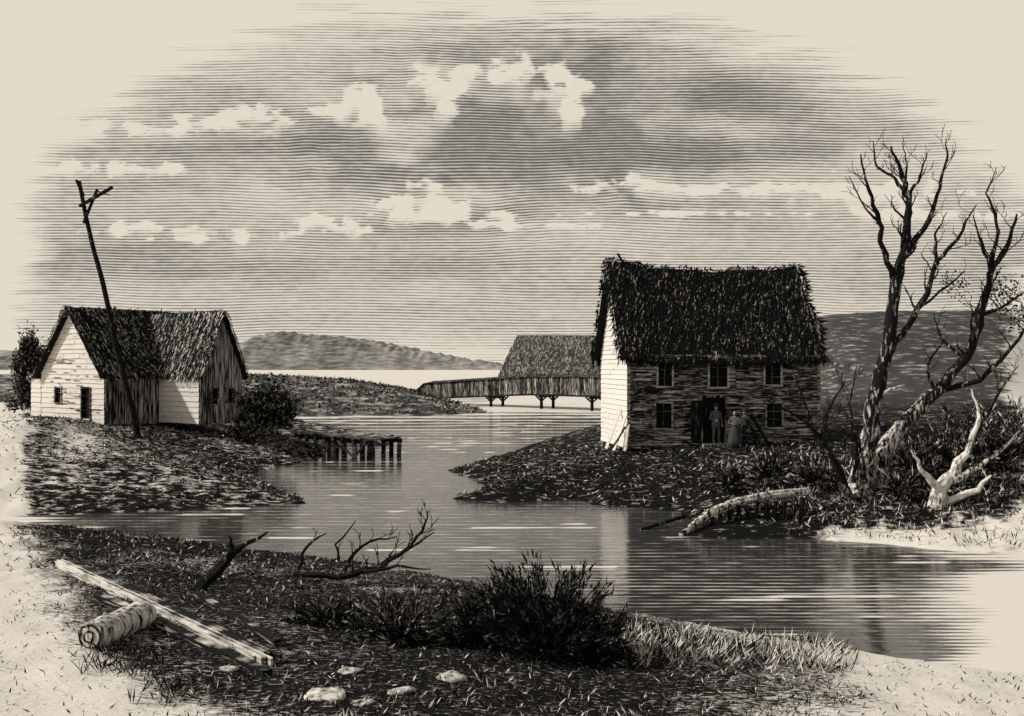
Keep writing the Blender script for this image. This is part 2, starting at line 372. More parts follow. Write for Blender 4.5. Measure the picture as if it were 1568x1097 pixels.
for k in range(14):
    s_=R(.2,8.7); z_=R(1.5,4.6)
    if any(h[0]-.3<s_<h[1]+.3 and h[2]-.6<z_<h[3]+.2 for h in holes): continue
    sd_m.beam(C+e*s_+UZ*z_-p*.075,C+e*(s_+R(-.15,.15))+UZ*(z_+R(.4,.9))-p*.075,.03,.02,R(0,.2))
sl=(zr-ze)/(Wd/2)
hboards(wl,C,p,-e,Wd,z0,zr-.15,.24,(.86,1.0),(),smin=lambda z:max(0,(z-ze)/sl),smax=lambda z:Wd-max(0,(z-ze)/sl),plen=(1.5,4))  # sunlit look put into the tone: this gable paler than the other walls
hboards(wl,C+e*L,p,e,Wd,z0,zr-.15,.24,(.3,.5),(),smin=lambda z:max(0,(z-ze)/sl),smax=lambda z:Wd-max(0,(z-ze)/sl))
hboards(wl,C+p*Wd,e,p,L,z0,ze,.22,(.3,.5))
wl.beam(C+UZ*z0-e*.02-p*.03,C+UZ*ze-e*.02-p*.03,.14,.10,.4); wl.beam(C+e*(L+.02)+UZ*z0-p*.03,C+e*(L+.02)+UZ*ze-p*.03,.14,.1,.4)
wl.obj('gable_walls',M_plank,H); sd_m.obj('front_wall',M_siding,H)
i=.22
A,B,Cc,Dd=[C+e*s+p*q for s,q in ((i,i),(L-i,i),(L-i,Wd-i),(i,Wd-i))]
for u1,u2 in ((A,B),(B,Cc),(Cc,Dd),(Dd,A)): core.face([u1+UZ*z0,u2+UZ*z0,u2+UZ*ze,u1+UZ*ze],.0)
for s in (.06,L-.06): 
    core.face([C+e*s+p*.05+UZ*ze,C+e*s+p*(Wd-.05)+UZ*ze,C+e*s+p*Wd/2+UZ*(zr-.2)],.0)
    core.face([C+e*s+p*.05+UZ*ze,C+e*s+p*(Wd-.05)+UZ*ze,C+e*s+p*(Wd-.05)+UZ*z0,C+e*s+p*.05+UZ*z0],.0)
core.obj('interior_shade_sheets',M_dark,H)  # near-black sheets painting the darkness of the unlit rooms
fr=MB();gl=MB()
for k,h in enumerate(holes[:5]): window(fr,gl,C,e,-p,h,tone=R(.4,.62))
fr.box(C+e*4.85+UZ*4.6-p*.08,e*.15,p*.02,UZ*.58,.35)
fr.box(C+e*1.15+UZ*2.6-p*.08,e*.1,p*.02,UZ*.5,.3)
fr.obj('window_frames',M_plank,H); gl.obj('window_glass',M_dark,H)
dr=MB(); h=holes[5]
window(dr,dr,C,e,-p,h,.3,.0,False)
dr.box(C+e*(h[0]-.3)+UZ*2.4-p*.12,e*.28,p*.025,UZ*.95,.12)
dr.box(C+e*4.0+UZ*1.33-p*.35,e*.7,p*.3,UZ*.08,.4); dr.box(C+e*4.0+UZ*1.2-p*.55,e*.8,p*.35,UZ*.08,.4)
dr.obj('door',M_vplank,H)
rf=MB(); ov=.4
dn=Vector(( *(-p*(Wd/2)).xy, -(zr-ze))).normalized(); dn2=Vector((*(p*(Wd/2)).xy,-(zr-ze))).normalized()
Rg=C+p*Wd/2+UZ*(zr+.05)-e*ov; LL=L+.5; Hs=5.35
nf=e.cross(dn).normalized(); nf=nf if nf.z>0 else -nf; nb=e.cross(dn2).normalized(); nb=nb if nb.z>0 else -nb
def sag(s): return -.34*math.sin(math.pi*min(1,max(0,s/LL)))-.14*(s/LL)+.05*math.sin(s*2.1)+.03*math.sin(s*5.3)
def Rp(s,q,dnv): return Rg+e*(s+ (.12*math.sin(q*2.3) if s>LL-.8 else 0))+UZ*(sag(s)*(1-.6*q/Hs)+ .06*math.sin(s*1.7+q*1.3)*(q/Hs))+dnv*q
N=14
for k in range(N):
    s0=LL*k/N; s1=LL*(k+1)/N
    for dv in (dn,dn2):
        ex=.28 if k==N-1 else 0
        q=[Rp(s0,0,dv),Rp(s1,0,dv),Rp(s1,Hs,dv)+e*ex,Rp(s0,Hs,dv)]
        rf.face(q,.03); rf.face([v-UZ*.12 for v in q][::-1],.0)
        rf.face([q[3],q[2],q[2]-UZ*.12,q[3]-UZ*.12],.0)
    if k==0:
        for dv in (dn,dn2): rf.face([Rp(0,0,dv),Rp(0,Hs,dv),Rp(0,Hs,dv)-UZ*.12,Rp(0,0,dv)-UZ*.12],.05)
for row in range(36):
    q=Hs*row/35.
    for j in range(130):
        s=R(-.15,LL+.05+.4*(q/Hs)); dv=dn; n_=nf
        q2=max(0,q+R(-.12,.12))
        pnt=Rp(s,q2,dv)+n_*R(.01,.10); dd=(dv+e*R(-.75,.0)+n_*R(-.02,.16)).normalized(); l=R(.25,.7)
        tn=random.choice([0,.0,.02,.05,.08,.16,.28,.38])
        if q2+l>Hs+.22: l=R(.1,.3); tn=random.choice((0,0,.02,.05))
        w=R(.02,.055); sd=e*w/2; rf.face([pnt-sd,pnt+sd,pnt+dd*l+sd*.5,pnt+dd*l-sd*.5],tn)
    for j in range(20):
        s=R(-.1,LL); pnt=Rp(s,q,dn2)+nb*R(.01,.1); dd=(dn2+e*R(-.3,.3)).normalized(); sd=e*.05; rf.face([pnt-sd,pnt+sd,pnt+dd*.5+sd,pnt+dd*.5-sd],R(0,.2))
for j in range(340):
    s=R(-.1,LL); pnt=Rp(s,0,dn)+UZ*.02; dd=Vector((R(-.8,.8),R(-.4,.4),R(.0,.6))).normalized(); rf.leaf(pnt,dd,R(.12,.34),R(.04,.09),R(0,.15))
for j in range(300):
    dv=random.choice((dn,dn2)); q=R(0,Hs); pnt=Rp(LL+.05+.25*(q/Hs),q,dv); rf.leaf(pnt,e*R(.2,1)+UZ*R(-.8,.2),R(.15,.55),.1,R(0,.15))
    pnt=Rp(-.02,R(0,Hs),dv); rf.leaf(pnt,-e*R(.2,1)+UZ*R(-1,.1),R(.1,.3),.07,R(0,.15))
for j in range(260):
    rf.leaf(Rp(R(-.1,LL+.3),Hs,dn),Vector((R(-.5,.3),R(-.3,.1),R(-1,-.3))),R(.12,.5),R(.04,.09),0)
rf.beam(Rp(.95,0,dn)-UZ*.2,Rp(.7,0,dn)+UZ*.42-e*.15,.09,.09,.05); rf.beam(Rp(.5,.1,dn),Rp(1.7,-.05,dn)+UZ*.12,.1,.06,.1)
rf.obj('roof',M_roof,H)
lb=MB()
lb.beam(C-e*1.0+p*.2+UZ*1.2,C-e*.05+p*1.2+UZ*3.0,.14,.04,.9); lb.beam(C-e*.75-p*.2+UZ*1.15,C-e*.12+p*.1+UZ*2.7,.18,.04,.95); lb.beam(C-e*.35-p*.5+UZ*1.15,C-e*.05-p*.03+UZ*2.3,.16,.04,.7)
lb.beam(C-e*1.05-p*.6+UZ*1.1,C-e*.15-p*.0+UZ*2.2,.08,.04,.15)
lb.beam(C+e*6.35-p*.9+UZ*1.2,C+e*5.75-p*.1+UZ*2.7,.22,.05,.12); lb.beam(C+e*6.0-p*.8+UZ*1.2,C+e*5.7-p*.1+UZ*2.2,.1,.05,.05)
lb.obj('leaning_boards',M_plank)
# ---------------------------------------------------------------- left cottage
K=empty('wooden_cottage')
a=math.radians(55); e=Vector((math.cos(a),math.sin(a),0)); p=Vector((-math.sin(a),math.cos(a),0))
C=Vector(((160-CX)/F*50,50,0)); z0=1.9; ze=4.6; zr=8.0; W1=5.9; L1=3.2
sl=(zr-ze)/(W1/2)
wl=MB(); vb=MB(); fr=MB(); gl=MB(); rf=MB(); core=MB()
h1=[(1.2,2.0,2.1,3.75),(3.9,4.5,2.95,3.75)]
hboards(wl,C,p,-e,W1,z0,zr-.1,.26,(.72,.98),h1,smin=lambda z:max(0,(z-ze)/sl),smax=lambda z:W1-max(0,(z-ze)/sl),plen=(1,3))  # sunward clapboards painted pale as lit; vertical boards facing away toned dark
window(fr,gl,C,p,-e,h1[1],.4); window(fr,gl,C,p,-e,h1[0],.3,mun=False)
for k in range(40): wl.box(C+p*R(.4,5.2)+UZ*R(2.4,5.4)-e*.065,p*R(.1,.5),e*.01,UZ*.013,.0)
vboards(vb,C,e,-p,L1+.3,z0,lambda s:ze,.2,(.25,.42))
V=C+e*L1; L2=3.4; W2=2.75
Fc=V-p*L2
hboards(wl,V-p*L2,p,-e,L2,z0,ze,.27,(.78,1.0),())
sl2=(zr-.25-ze)/(W2/2)
h2=[(.75,1.15,2.9,3.7),(1.7,2.1,3.0,3.7)]
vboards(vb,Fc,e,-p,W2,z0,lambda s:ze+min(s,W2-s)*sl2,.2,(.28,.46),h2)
window(fr,gl,Fc,e,-p,h2[0],.3); window(fr,gl,Fc,e,-p,h2[1],.3)
Q=C+p*W1
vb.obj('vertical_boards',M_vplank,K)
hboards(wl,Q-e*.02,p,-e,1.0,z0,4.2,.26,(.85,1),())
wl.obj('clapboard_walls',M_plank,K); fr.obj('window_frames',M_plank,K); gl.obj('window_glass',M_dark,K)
def prism(c,O,d1,l1,d2,l2,zb,zt,ztop,ins=.2):
    A=O+d1*ins+d2*ins;B=O+d1*(l1-ins)+d2*ins;Cq=O+d1*(l1-ins)+d2*(l2-ins);Dq=O+d1*ins+d2*(l2-ins)
    for u1,u2 in ((A,B),(B,Cq),(Cq,Dq),(Dq,A)): c.face([u1+UZ*zb,u2+UZ*zb,u2+UZ*zt,u1+UZ*zt],0)
    m1=(A+Dq)/2+UZ*ztop; m2=(B+Cq)/2+UZ*ztop
    c.face([A+UZ*zt,Dq+UZ*zt,m1],0); c.face([B+UZ*zt,Cq+UZ*zt,m2],0)
prism(core,C,e,L1+3,p,W1,z0,ze,zr-.35); prism(core,Fc,p,L2+3,e,W2,z0,ze,zr-.7)
core.obj('interior_shade_sheets',M_dark,K)  # black core whose colour stands for shade inside the cottage
def gableroof(O,al,Lr,ac,Wr,zE,zR,ov,tr,rows,cols):
    rg=O+ac*Wr/2+UZ*zR-al*ov; LL=Lr+ov*1.0
    for sgn in (-1,1):
        dv=(ac*sgn*Wr/2+UZ*(zE-zR)); Hq=dv.length+.4; dv.normalize()
        n_=al.cross(dv).normalized(); n_=n_ if n_.z>0 else -n_
        slab(rf,rg,rg+al*LL,rg+al*LL+dv*Hq,rg+dv*Hq,.06*(1 if al.cross(dv).z>0 else -1),.12)
        thatch(rf,rg-al*.06,al,dv,LL+.06,Hq,n_,rows,cols,tr,skew=.12,wid=(.03,.08))
    for j in range(110):
        rf.leaf(rg+al*R(0,LL),Vector((R(-1,1),R(-1,1),R(0,.5))),R(.1,.28),.07,R(.05,.3))
gableroof(C,e,L1+2.8,p,W1,ze,zr,.35,(.0,.50),15,95)
gableroof(Fc,p,L2+3.2,e,W2,ze,zr-.2,.35,(.05,.55),15,90)
slab(rf,Q+UZ*4.6-e*.2,Q+p*1.2+UZ*4.15-e*.2,Q+p*1.2+e*3+UZ*4.15,Q+e*3+UZ*4.6,.08,.3)
rf.obj('roof',M_roof,K)
# ---------------------------------------------------------------- utility pole
mb=MB(); base=WD(213,646,47.3); base.z=hz(base.x,base.y)-.2; top=WD(120,278,47.0)
pl=[base.lerp(top,k/8)+Vector((.05*math.sin(k*1.7),0,0)) for k in range(9)]
mb.tube(pl,[.16-.008*k for k in range(9)],8,.10,.06)
mb.beam(WD(122,316,46.8),WD(172,287,46.5),.14,.12,.1); mb.beam(WD(149,290,46.7),WD(128,342,46.85),.1,.1,.05); mb.beam(WD(117,276,46.9),WD(128,300,46.9),.16,.1,.05)
mb.beam(WD(150,293,46.5),WD(168,299,46.3),.05,.05,.05)
mb.obj('utility_pole',M_bark)
# ---------------------------------------------------------------- covered bridge
BR=empty('covered_bridge'); mb=MB(); A=Vector((-11.4,125.2,0)); B=Vector((14.5,100.5,0)); dv=(B-A); LB=dv.length; dv.normalize(); nb_=Vector((dv.y,-dv.x,0))
if nb_.y>0: nb_=-nb_
N=130
def dz(s): return .75+.95*min(1,s/.55)
def hgt(s): return (1.75+.25*s)*(min(1,.45+s*14))
for side,off in ((nb_,1.2),(nb_,-1.2)):
    for k in range(N):
        s=(k+.5)/N; c=A+dv*LB*s+nb_*off; zb=dz(s)-R(0,.08); zt=dz(s)+hgt(s)
        mb.box(c+UZ*(zb+zt)/2+nb_*R(-.02,.02),dv*(LB/N/2-.012),nb_*.02,UZ*(zt-zb)/2,R(.14,.40))
mb.obj('side_boards',M_vplank,BR)
mb=MB()
for k in range(20):
    s0=k/20;s1=(k+1)/20
    f0=A+dv*LB*s0;f1=A+dv*LB*s1
    for o in (1.45,-1.45):
        slab(mb,f0+nb_*o+UZ*(dz(s0)+hgt(s0)+.02),f1+nb_*o+UZ*(dz(s1)+hgt(s1)+.02),f1+UZ*(dz(s1)+hgt(s1)+.22),f0+UZ*(dz(s0)+hgt(s0)+.22),.05,.2)
    mb.beam(f0+nb_*1.1+UZ*(dz(s0)-.12),f1+nb_*1.1+UZ*(dz(s1)-.12),.2,.22,.05); mb.beam(f0-nb_*1.1+UZ*(dz(s0)-.12),f1-nb_*1.1+UZ*(dz(s1)-.12),.2,.22,.05)
    slab(mb,f0+nb_*1.1+UZ*(dz(s0)-.04),f1+nb_*1.1+UZ*(dz(s1)-.04),f1-nb_*1.1+UZ*(dz(s1)-.04),f0-nb_*1.1+UZ*(dz(s0)-.04),.05,.1)
mb.obj('roof_and_deck',M_plank,BR)
mb=MB()
for s in (.371,.594,.797):
    c=A+dv*LB*s; z=dz(s)-.2
    for o in (1.0,-1.0):
        mb.tube([c+nb_*o-UZ*1,c+nb_*o+UZ*z],[.2,.17],7,.05)
        for q in (-.9,.9): mb.beam(c+nb_*o+UZ*(z-.65),c+nb_*o+dv*q+UZ*z,.14,.14,.05)
    mb.beam(c+nb_*1.4+UZ*(z-.1),c-nb_*1.4+UZ*(z-.1),.25,.25,.05)
mb.obj('trestle_posts',M_bark,BR)
# ---------------------------------------------------------------- barn
BA=empty('barn'); mb=MB()
x0,x1,y0,y1=-2.0,24.,176.,190.; zE,zR=2.7,10.4; yr=183.
def rr(x,y,z): return Vector((x,y,z))
Lr,Rr=rr(1.0,yr,zR),rr(22,yr,zR)
c4=[rr(x0-.6,y0-.6,zE),rr(x1,y0-.6,zE),rr(x1,y1+.6,zE),rr(x0-.6,y1+.6,zE)]
M_broof=inkmat('barn_shingle',(2.5,2.5,3),sharp=3,ink=(.06,.057,.053,1),paper=(.5,.465,.41,1))
mb.face([c4[0],c4[1],Rr,Lr],.35); mb.face([c4[2],c4[3],Lr,Rr],.4); mb.face([c4[3],c4[0],Lr],.5); mb.face([c4[1],c4[2],Rr],.4)
for i in range(17):
    for j in range(120):
        t_=i/17; s_=(j+R(-.5,.5))/120
        pa=c4[0].lerp(Lr,1-t_); pb=c4[1].lerp(Rr,1-t_); p_=pa.lerp(pb,s_)+Vector((0,-.08,.04)); d_=Vector((R(-.25,-.05),-.68,-.73))*R(.5,1.1)
        w=R(.05,.11); mb.face([p_-Vector((w,0,0)),p_+Vector((w,0,0)),p_+d_+Vector((w,0,0)),p_+d_-Vector((w,0,0))],random.choice([.1,.2,.3,.45,.6]))
mb.obj('roof',M_broof,BA)
mb=MB(); vboards(mb,Vector((x0,y0,0)),Vector((1,0,0)),Vector((0,-1,0)),26,.2,lambda s:zE+.3,.5,(.2,.4)); vboards(mb,Vector((x0,y1,0)),Vector((0,-1,0)),Vector((-1,0,0)),14,.2,lambda s:zE+.3,.5,(.5,.7))
vboards(mb,Vector((x0,y1,0)),Vector((1,0,0)),Vector((0,1,0)),26,.2,lambda s:zE+.3,.5,(.2,.4)); vboards(mb,Vector((x1,y1,0)),Vector((0,-1,0)),Vector((1,0,0)),14,.2,lambda s:zE+.3,.5,(.5,.7))
mb.obj('walls',M_vplank,BA)
# ---------------------------------------------------------------- pier
mb=MB(); a0=WD(478,668,56.5); a1=WD(594,678,52.6); a0.z=1.12;a1.z=1.0
dd=(a1-a0); Lp=dd.length; dd.normalize(); sd=Vector((dd.y,-dd.x,0)).normalized()
if sd.y>0: sd=-sd
k=0
while k<Lp:
    c=a0+dd*k; q=R(.85,1.05); mb.box(c+sd*.1+UZ*R(-.02,.04),dd*.11,sd*q*1.25,UZ*.04,R(.25,.6)); k+=.26
for o in (1.2,-1.0):
    mb.beam(a0+sd*o-UZ*.16,a1+sd*o-UZ*.16,.16,.22,.05)
    for q in (.05,.16,.28,.4,.52,.64,.78,.88,.98):
        b_=a0+dd*Lp*q+sd*o; mb.tube([Vector((b_.x+R(-.12,.12),b_.y,-.8)),b_+UZ*R(-.1,.12)],[.14,.12],7,R(.05,.5))
mb.beam(a0+dd*Lp*.6+sd*1.35+UZ*-.2,a0+dd*Lp*.8+sd*1.35+UZ*-1.0,.12,.06,.4); mb.beam(a0+dd*Lp*.95+sd*1.35+UZ*-.1,a0+dd*Lp*.82+sd*1.35-UZ*1.0,.12,.06,.4)
mb.beam(a0+dd*Lp*.0+sd*1.3-UZ*.5,a0+dd*Lp*.7+sd*1.3-UZ*.55,.06,.12,.3)
mb.obj('wooden_pier',M_plank)
# ---------------------------------------------------------------- trees
def twigs(mb,p,d,L,r,lev,tone,up=.25):
    pts=[Vector(p)]; d=Vector(d).normalized(); n=4
    for i in range(n):
        d=(d+Vector((R(-.42,.42),R(-.42,.42),R(-.25,.3)+up*.3))).normalized(); pts.append(pts[-1]+d*L/n)
        if lev>0 and i>0 and random.random()<.85:
            dd=(d+Vector((R(-1,1),R(-.9,.9),R(-.2,.8)))).normalized(); twigs(mb,pts[-1],dd,L*R(.4,.65),r*.6*(1-i/n*.4),lev-1,tone,up)
    mb.tube(pts,[max(.008,r*(1-.8*i/n)) for i in range(n+1)],4,tone,0,0)
def limb(mb,sk,d0,off=0,tone=.3,tw=1,twl=1.0,n=8,lev=1,start=.35):
    pts=[];rad=[]
    raw=[WD(x,y,d0+off*(i/(len(sk)-1))) for i,(x,y,r) in enumerate(sk)]
    for i in range(len(raw)-1):
        for q in range(4):
            t_=q/4; P=raw[i].lerp(raw[i+1],t_)+Vector((R(-.06,.06),R(-.06,.06),R(-.03,.03)))*min(1,sk[i][2]*7+.35)
            pts.append(P); rad.append((sk[i][2]*(1-t_)+sk[i+1][2]*t_)*R(.92,1.1))
    pts.append(raw[-1]); rad.append(sk[-1][2])
    mb.tube(pts,rad,n,tone,.12,0)
    tt=tone(1) if callable(tone) else tone
    for i in range(int(len(pts)*start),len(pts)-1):
        if random.random()<.78*tw:
            d=(pts[i+1]-pts[i]).normalized(); dd=(d*.6+Vector((random.choice((-1,1))*R(.5,1.1),R(-.7,.7),R(0,.6))))
            twigs(mb,pts[i],dd,twl*R(.4,1.0),rad[i]*R(.35,.55),lev,tt*.5)
trunk=lambda f: .50-.45*min(1,f*1.7) if f<.5 else .16
T=MB(); b_=.15
limb(T,[(1310,784,.58),(1320,742,.42),(1328,690,.31),(1338,620,.26),(1362,520,.20),(1369,430,.18),(1390,375,.14),(1391,300,.09),(1380,262,.06),(1364,224,.03)],32,0,trunk,.9,.9,10,2,.55)
limb(T,[(1366,425,.12),(1350,380,.09),(1348,340,.08),(1328,290,.05),(1318,236,.02)],32,-.9,b_,1,.8)
limb(T,[(1388,385,.11),(1415,350,.09),(1436,300,.06),(1449,250,.04),(1449,212,.015)],32,1.0,b_,1,.8)
limb(T,[(1390,305,.07),(1372,275,.05),(1342,255,.04),(1337,216,.015)],32,.7,b_,1,.6)
limb(T,[(1392,300,.06),(1410,270,.04),(1420,235,.015)],32,-.7,b_,1,.6)
limb(T,[(1385,295,.05),(1388,255,.03),(1382,218,.012)],32,.3,b_,1,.5)
limb(T,[(1348,345,.05),(1325,320,.03),(1300,270,.012)],31.3,-.3,b_,1,.5)
limb(T,[(1358,545,.13),(1385,505,.11),(1412,465,.10),(1436,400,.08),(1466,365,.05),(1495,314,.02)],32,1.4,b_,1,.9)
limb(T,[(1436,405,.06),(1432,360,.04),(1450,325,.015)],33,.6,b_,1,.6)
limb(T,[(1336,625,.08),(1355,600,.06),(1386,590,.02)],32,-.4,.6,.3,.3)
limb(T,[(1412,468,.05),(1450,440,.04),(1478,415,.015)],32.8,.5,b_,1,.6)
for x,y,x2,y2,d_ in ((1300,770,1285,735,30.4),(1318,770,1275,796,29.6),(1325,760,1352,806,29.6),(1310,765,1256,775,30.2),(1305,775,1300,816,29.2),(1330,775,1392,812,29.3),(1300,780,1248,808,29.2),(1340,765,1420,790,30.)):
    P=WD(x,y,31.8); Q_=WD(x2,y2,d_); M_=P.lerp(Q_,.5)+UZ*.06; T.tube([P,P.lerp(M_,.5)+Vector((R(-.1,.1),0,R(0,.08))),M_,Q_-UZ*.1],[.2,.15,.11,.04],7,random.choice((.4,.75,.85)),.15)
T.obj('bare_tree',M_bark,None,True)
T=MB()
trunk2=lambda f: .55-.5*min(1,f*1.6) if f<.5 else .16
limb(T,[(1335,755,.38),(1350,700,.27),(1380,650,.24),(1432,600,.20),(1480,548,.17),(1502,480,.14),(1517,420,.11),(1542,375,.08),(1557,328,.03)],32.4,1.0,trunk2,.9,.9,10,2,.5)
limb(T,[(1432,602,.10),(1500,582,.09),(1560,520,.05),(1590,470,.02)],32.9,-.8,b_,1,.9)
limb(T,[(1519,425,.07),(1502,372,.05),(1490,330,.015)],33.2,-.5,b_,1,.7)
limb(T,[(1500,485,.07),(1535,470,.05),(1572,445,.02)],33.1,.7,b_,1.2,.8)
limb(T,[(1521,405,.07),(1527,340,.05),(1511,295,.03),(1526,256,.012)],33.2,.4,b_,1,.7)
limb(T,[(1480,550,.06),(1440,520,.04),(1430,480,.015)],33,.7,b_,1,.6)
limb(T,[(1430,602,.06),(1420,560,.04),(1445,520,.015)],32.8,-.7,b_,1,.7)
T.obj('bare_tree',M_bark,None,True)
T=MB()
limb(T,[(1305,765,.15),(1270,695,.10),(1240,650,.06),(1175,613,.02)],31.5,-.5,.1,1.2,.9,7,2,.3)
limb(T,[(1242,652,.06),(1226,600,.04),(1214,566,.015)],31.2,.6,.1,1,.8,6,2)
limb(T,[(1272,700,.08),(1262,640,.05),(1295,580,.02)],31.5,.8,.1,1,.8,6,2)
limb(T,[(1300,750,.08),(1258,725,.05),(1210,706,.02)],31.5,-1,.3,1,.6,6,1)
limb(T,[(1306,740,.07),(1312,680,.05),(1300,620,.03),(1312,560,.012)],31.6,1,.1,1,.8,6,2)
T.obj('dead_shrub',M_bark)
T=MB()
limb(T,[(1430,796,.32),(1440,750,.22),(1480,695,.11),(1500,640,.06),(1488,596,.02)],30.2,.5,.6,1,.8,8,2,.4)
limb(T,[(1440,755,.13),(1412,722,.07),(1395,690,.02)],30.2,-.4,.7,.8,.5)
limb(T,[(1460,735,.13),(1500,715,.08),(1540,685,.04),(1568,650,.02)],30.2,.6,.5,1,.8,6,2)
limb(T,[(1450,770,.13),(1495,752,.09),(1518,728,.03)],30.2,-.5,.9,.5,.4)
limb(T,[(1430,785,.15),(1400,800,.09),(1380,818,.03)],30.2,-1.0,.9,.3,.3)
limb(T,[(1440,785,.13),(1470,800,.08),(1490,820,.03)],30.2,-1.0,.7,.3,.3)
limb(T,[(1425,785,.13),(1432,810,.08),(1420,828,.03)],30.2,-1.1,.9,.3,.3)
limb(T,[(1500,660,.05),(1530,600,.04),(1560,560,.015)],30.6,.6,.2,1,.8,6,2)
T.obj('tree_stump',M_bark)
def bush(name,c,rx,ry,rz,n,tr,ls=(.12,.3),w=(.05,.1),spiky=False,stems=18,upb=.4):
    mb=MB(); c=Vector(c)
    cl=[]
    for k in range(stems):
        v=Vector((R(-1,1),R(-1,1),R(-.2,1)))
        if v.length>1: v.normalize()
        cl.append(Vector((v.x*rx,v.y*ry,v.z*rz)))
        mb.tube([c,c+cl[-1]*.5+UZ*.05,c+cl[-1]*1.02],[.03,.02,.008],4,.05)
    for k in range(n):
        q=random.choice(cl)
        if spiky: 
            t_=R(.25,1.05); pnt=c+q*t_+Vector((R(-1,1)*rx,R(-1,1)*ry,R(-1,1)*rz))*.07; d=q.normalized()+Vector((R(-.8,.8),R(-.8,.8),R(-.3,.8)))
        else:
            off=Vector((random.gauss(0,1)*rx,random.gauss(0,1)*ry,random.gauss(0,1)*rz))*.17; pnt=c+q*R(.5,.95)+off; d=Vector((R(-1,1),R(-1,1),R(-.4,1)+upb))
        mb.leaf(pnt,d,R(*ls),R(*w),random.choice(tr))
    return mb.obj(name,M_leaf)
dk=[0,.05,.1,.1,.2,.5]
def g(px,py,d): 
    q=WD(px,py,d); return Vector((q.x,q.y,hz(q.x,q.y)))
b_=g(45,600,55); bush('shrub',b_+UZ*2.4,.85,.9,2.1,3600,dk,(.15,.35),(.06,.14),stems=34)
b_=g(38,600,55); bush('shrub',b_+UZ*.7,.9,.9,1.2,1200,dk,(.15,.35),(.06,.14))
b_=g(410,640,53); bush('shrub',b_+UZ*1.2,1.5,1.3,1.8,5600,[0,.03,.06,.1,.2,.45],(.15,.4),(.06,.14),stems=50)
b_=g(372,640,51); bush('shrub',b_+UZ*.4,.9,.9,.9,1500,dk,(.15,.3),(.05,.12))
for px_,py_,d_,r_,n_ in ((1400,720,33.5,.9,1500),(1460,700,34.5,1.1,1900),(1530,690,35,1.3,2000),(1350,720,35,.8,1100),(1250,735,33,.7,900),(1180,730,34,.7,900),(1560,640,38,1.4,1600),(1480,640,40,1.4,1500),(1540,600,44,1.5,1500),(1120,730,34,.5,700),(1380,760,31,.5,700)):
    b_=g(px_,py_,d_); bush('shrub',b_+UZ*.3,r_*1.2,r_,r_*1.25,n_,[0,.03,.08,.1,.2,.6],(.15,.45),(.03,.07),True,40)
mb=MB()
for cx,cy,r,d_,n_ in ((1470,440,24,33.2,90),(1452,430,14,33,40),(1545,455,34,33.4,260),(1560,490,26,33.4,160),(1530,440,20,33.2,90)):
    for k in range(n_):
        mb.leaf(WD(cx+random.gauss(0,.5)*r,cy+random.gauss(0,.5)*r,d_+R(-.6,.6)),Vector((R(-1,1),R(-1,1),R(-1,.6))),R(.08,.16),R(.05,.09),R(0,.3))
mb.obj('leaves',M_leaf)
def fg(px,py,z=1.0): 
    q=W(px,py,z); q.z=hz(q.x,q.y); return q
bush('shrub',fg(835,965)+UZ*.15,1.25,.8,1.3,6200,[0,0,.03,.05,.1,.2],(.08,.24),(.015,.04),True,90)
bush('shrub',fg(740,955)+UZ*.1,.75,.6,.8,3000,[0,0,.03,.05,.1,.3],(.08,.2),(.015,.04),True,60)
bush('shrub',fg(615,950)+UZ*.1,.85,.6,.65,3000,[0,0,.05,.1,.3,.5],(.08,.22),(.015,.035),True,70)
bush('shrub',fg(910,965)+UZ*.1,.6,.5,.85,1800,[0,0,.05,.1,.2],(.08,.2),(.015,.04),True,45)
bush('shrub',fg(500,930)+UZ*.05,.7,.5,.35,1500,[0,0,.05,.1,.4],(.08,.2),(.015,.035),True,40)
# ---------------------------------------------------------------- grass
gm=MB()
def scatter(n,xr,yr,ls,ws,darks,pale=.15,mask=None,flat=.5,minh=.05,keep=.8):
    X=rng.uniform(xr[0],xr[1],n); Y=rng.uniform(yr[0],yr[1],n); Z=heights(X,Y); T_=soiltone(X,Y,Z)
    for x,y,z,t_ in zip(X,Y,Z,T_):
        if z<minh: continue
        if t_>.62:
            if random.random()<keep: continue
        tn=random.choice(darks) if random.random()>pale else R(.6,.95)
        d=Vector((R(-1,1),R(-.6,.6),R(flat*.3,flat*1.6))); gm.leaf((x,y,z-.01),d,R(*ls),R(*ws),tn)
scatter(34000,(-9,9),(9.5,25),(.04,.13),(.010,.024),[0,.02,.05,.1],.2,flat=.6,keep=.82)
scatter(12000,(-28,-6),(33,56),(.10,.26),(.03,.07),[0,.03,.1,.2],.18,flat=.35)
scatter(15000,(-4,18),(29,48),(.10,.26),(.03,.06),[0,.02,.05,.15],.14,flat=.45)
scatter(5000,(-14,-4),(20,32),(.08,.2),(.02,.04),[0,.03,.1],.18,flat=.4)
scatter(8000,(8,20),(26,40),(.10,.32),(.02,.045),[0,.03,.1,.3],.25,flat=1.0,keep=.55)
scatter(6000,(-35,-2),(94,140),(.3,.7),(.1,.25),[.05,.1,.2,.35],.1,flat=.3)
def tuft(px,py,n,h,z=1.0,tones=(.0,.05,.9,.95),sp=.25):
    b=fg(px,py,z)
    for k in range(n):
        x=b.x+R(-sp,sp);y=b.y+R(-sp,sp); gm.leaf((x,y,hz(x,y) if k<3 else b.z),Vector((R(-.8,.8)+.2,R(-.3,.3),R(.5,1))),h*R(.5,1.2),R(.012,.026),random.choice(tones))
for k in range(100): tuft(R(960,1290),R(935,1015),14,.28,.6)
for k in range(26): tuft(R(140,250),R(970,1010),12,.26,1.1,(0,.05,.1))
for k in range(10): tuft(R(225,290),R(1020,1045),7,.25,1.2,(0,.05))
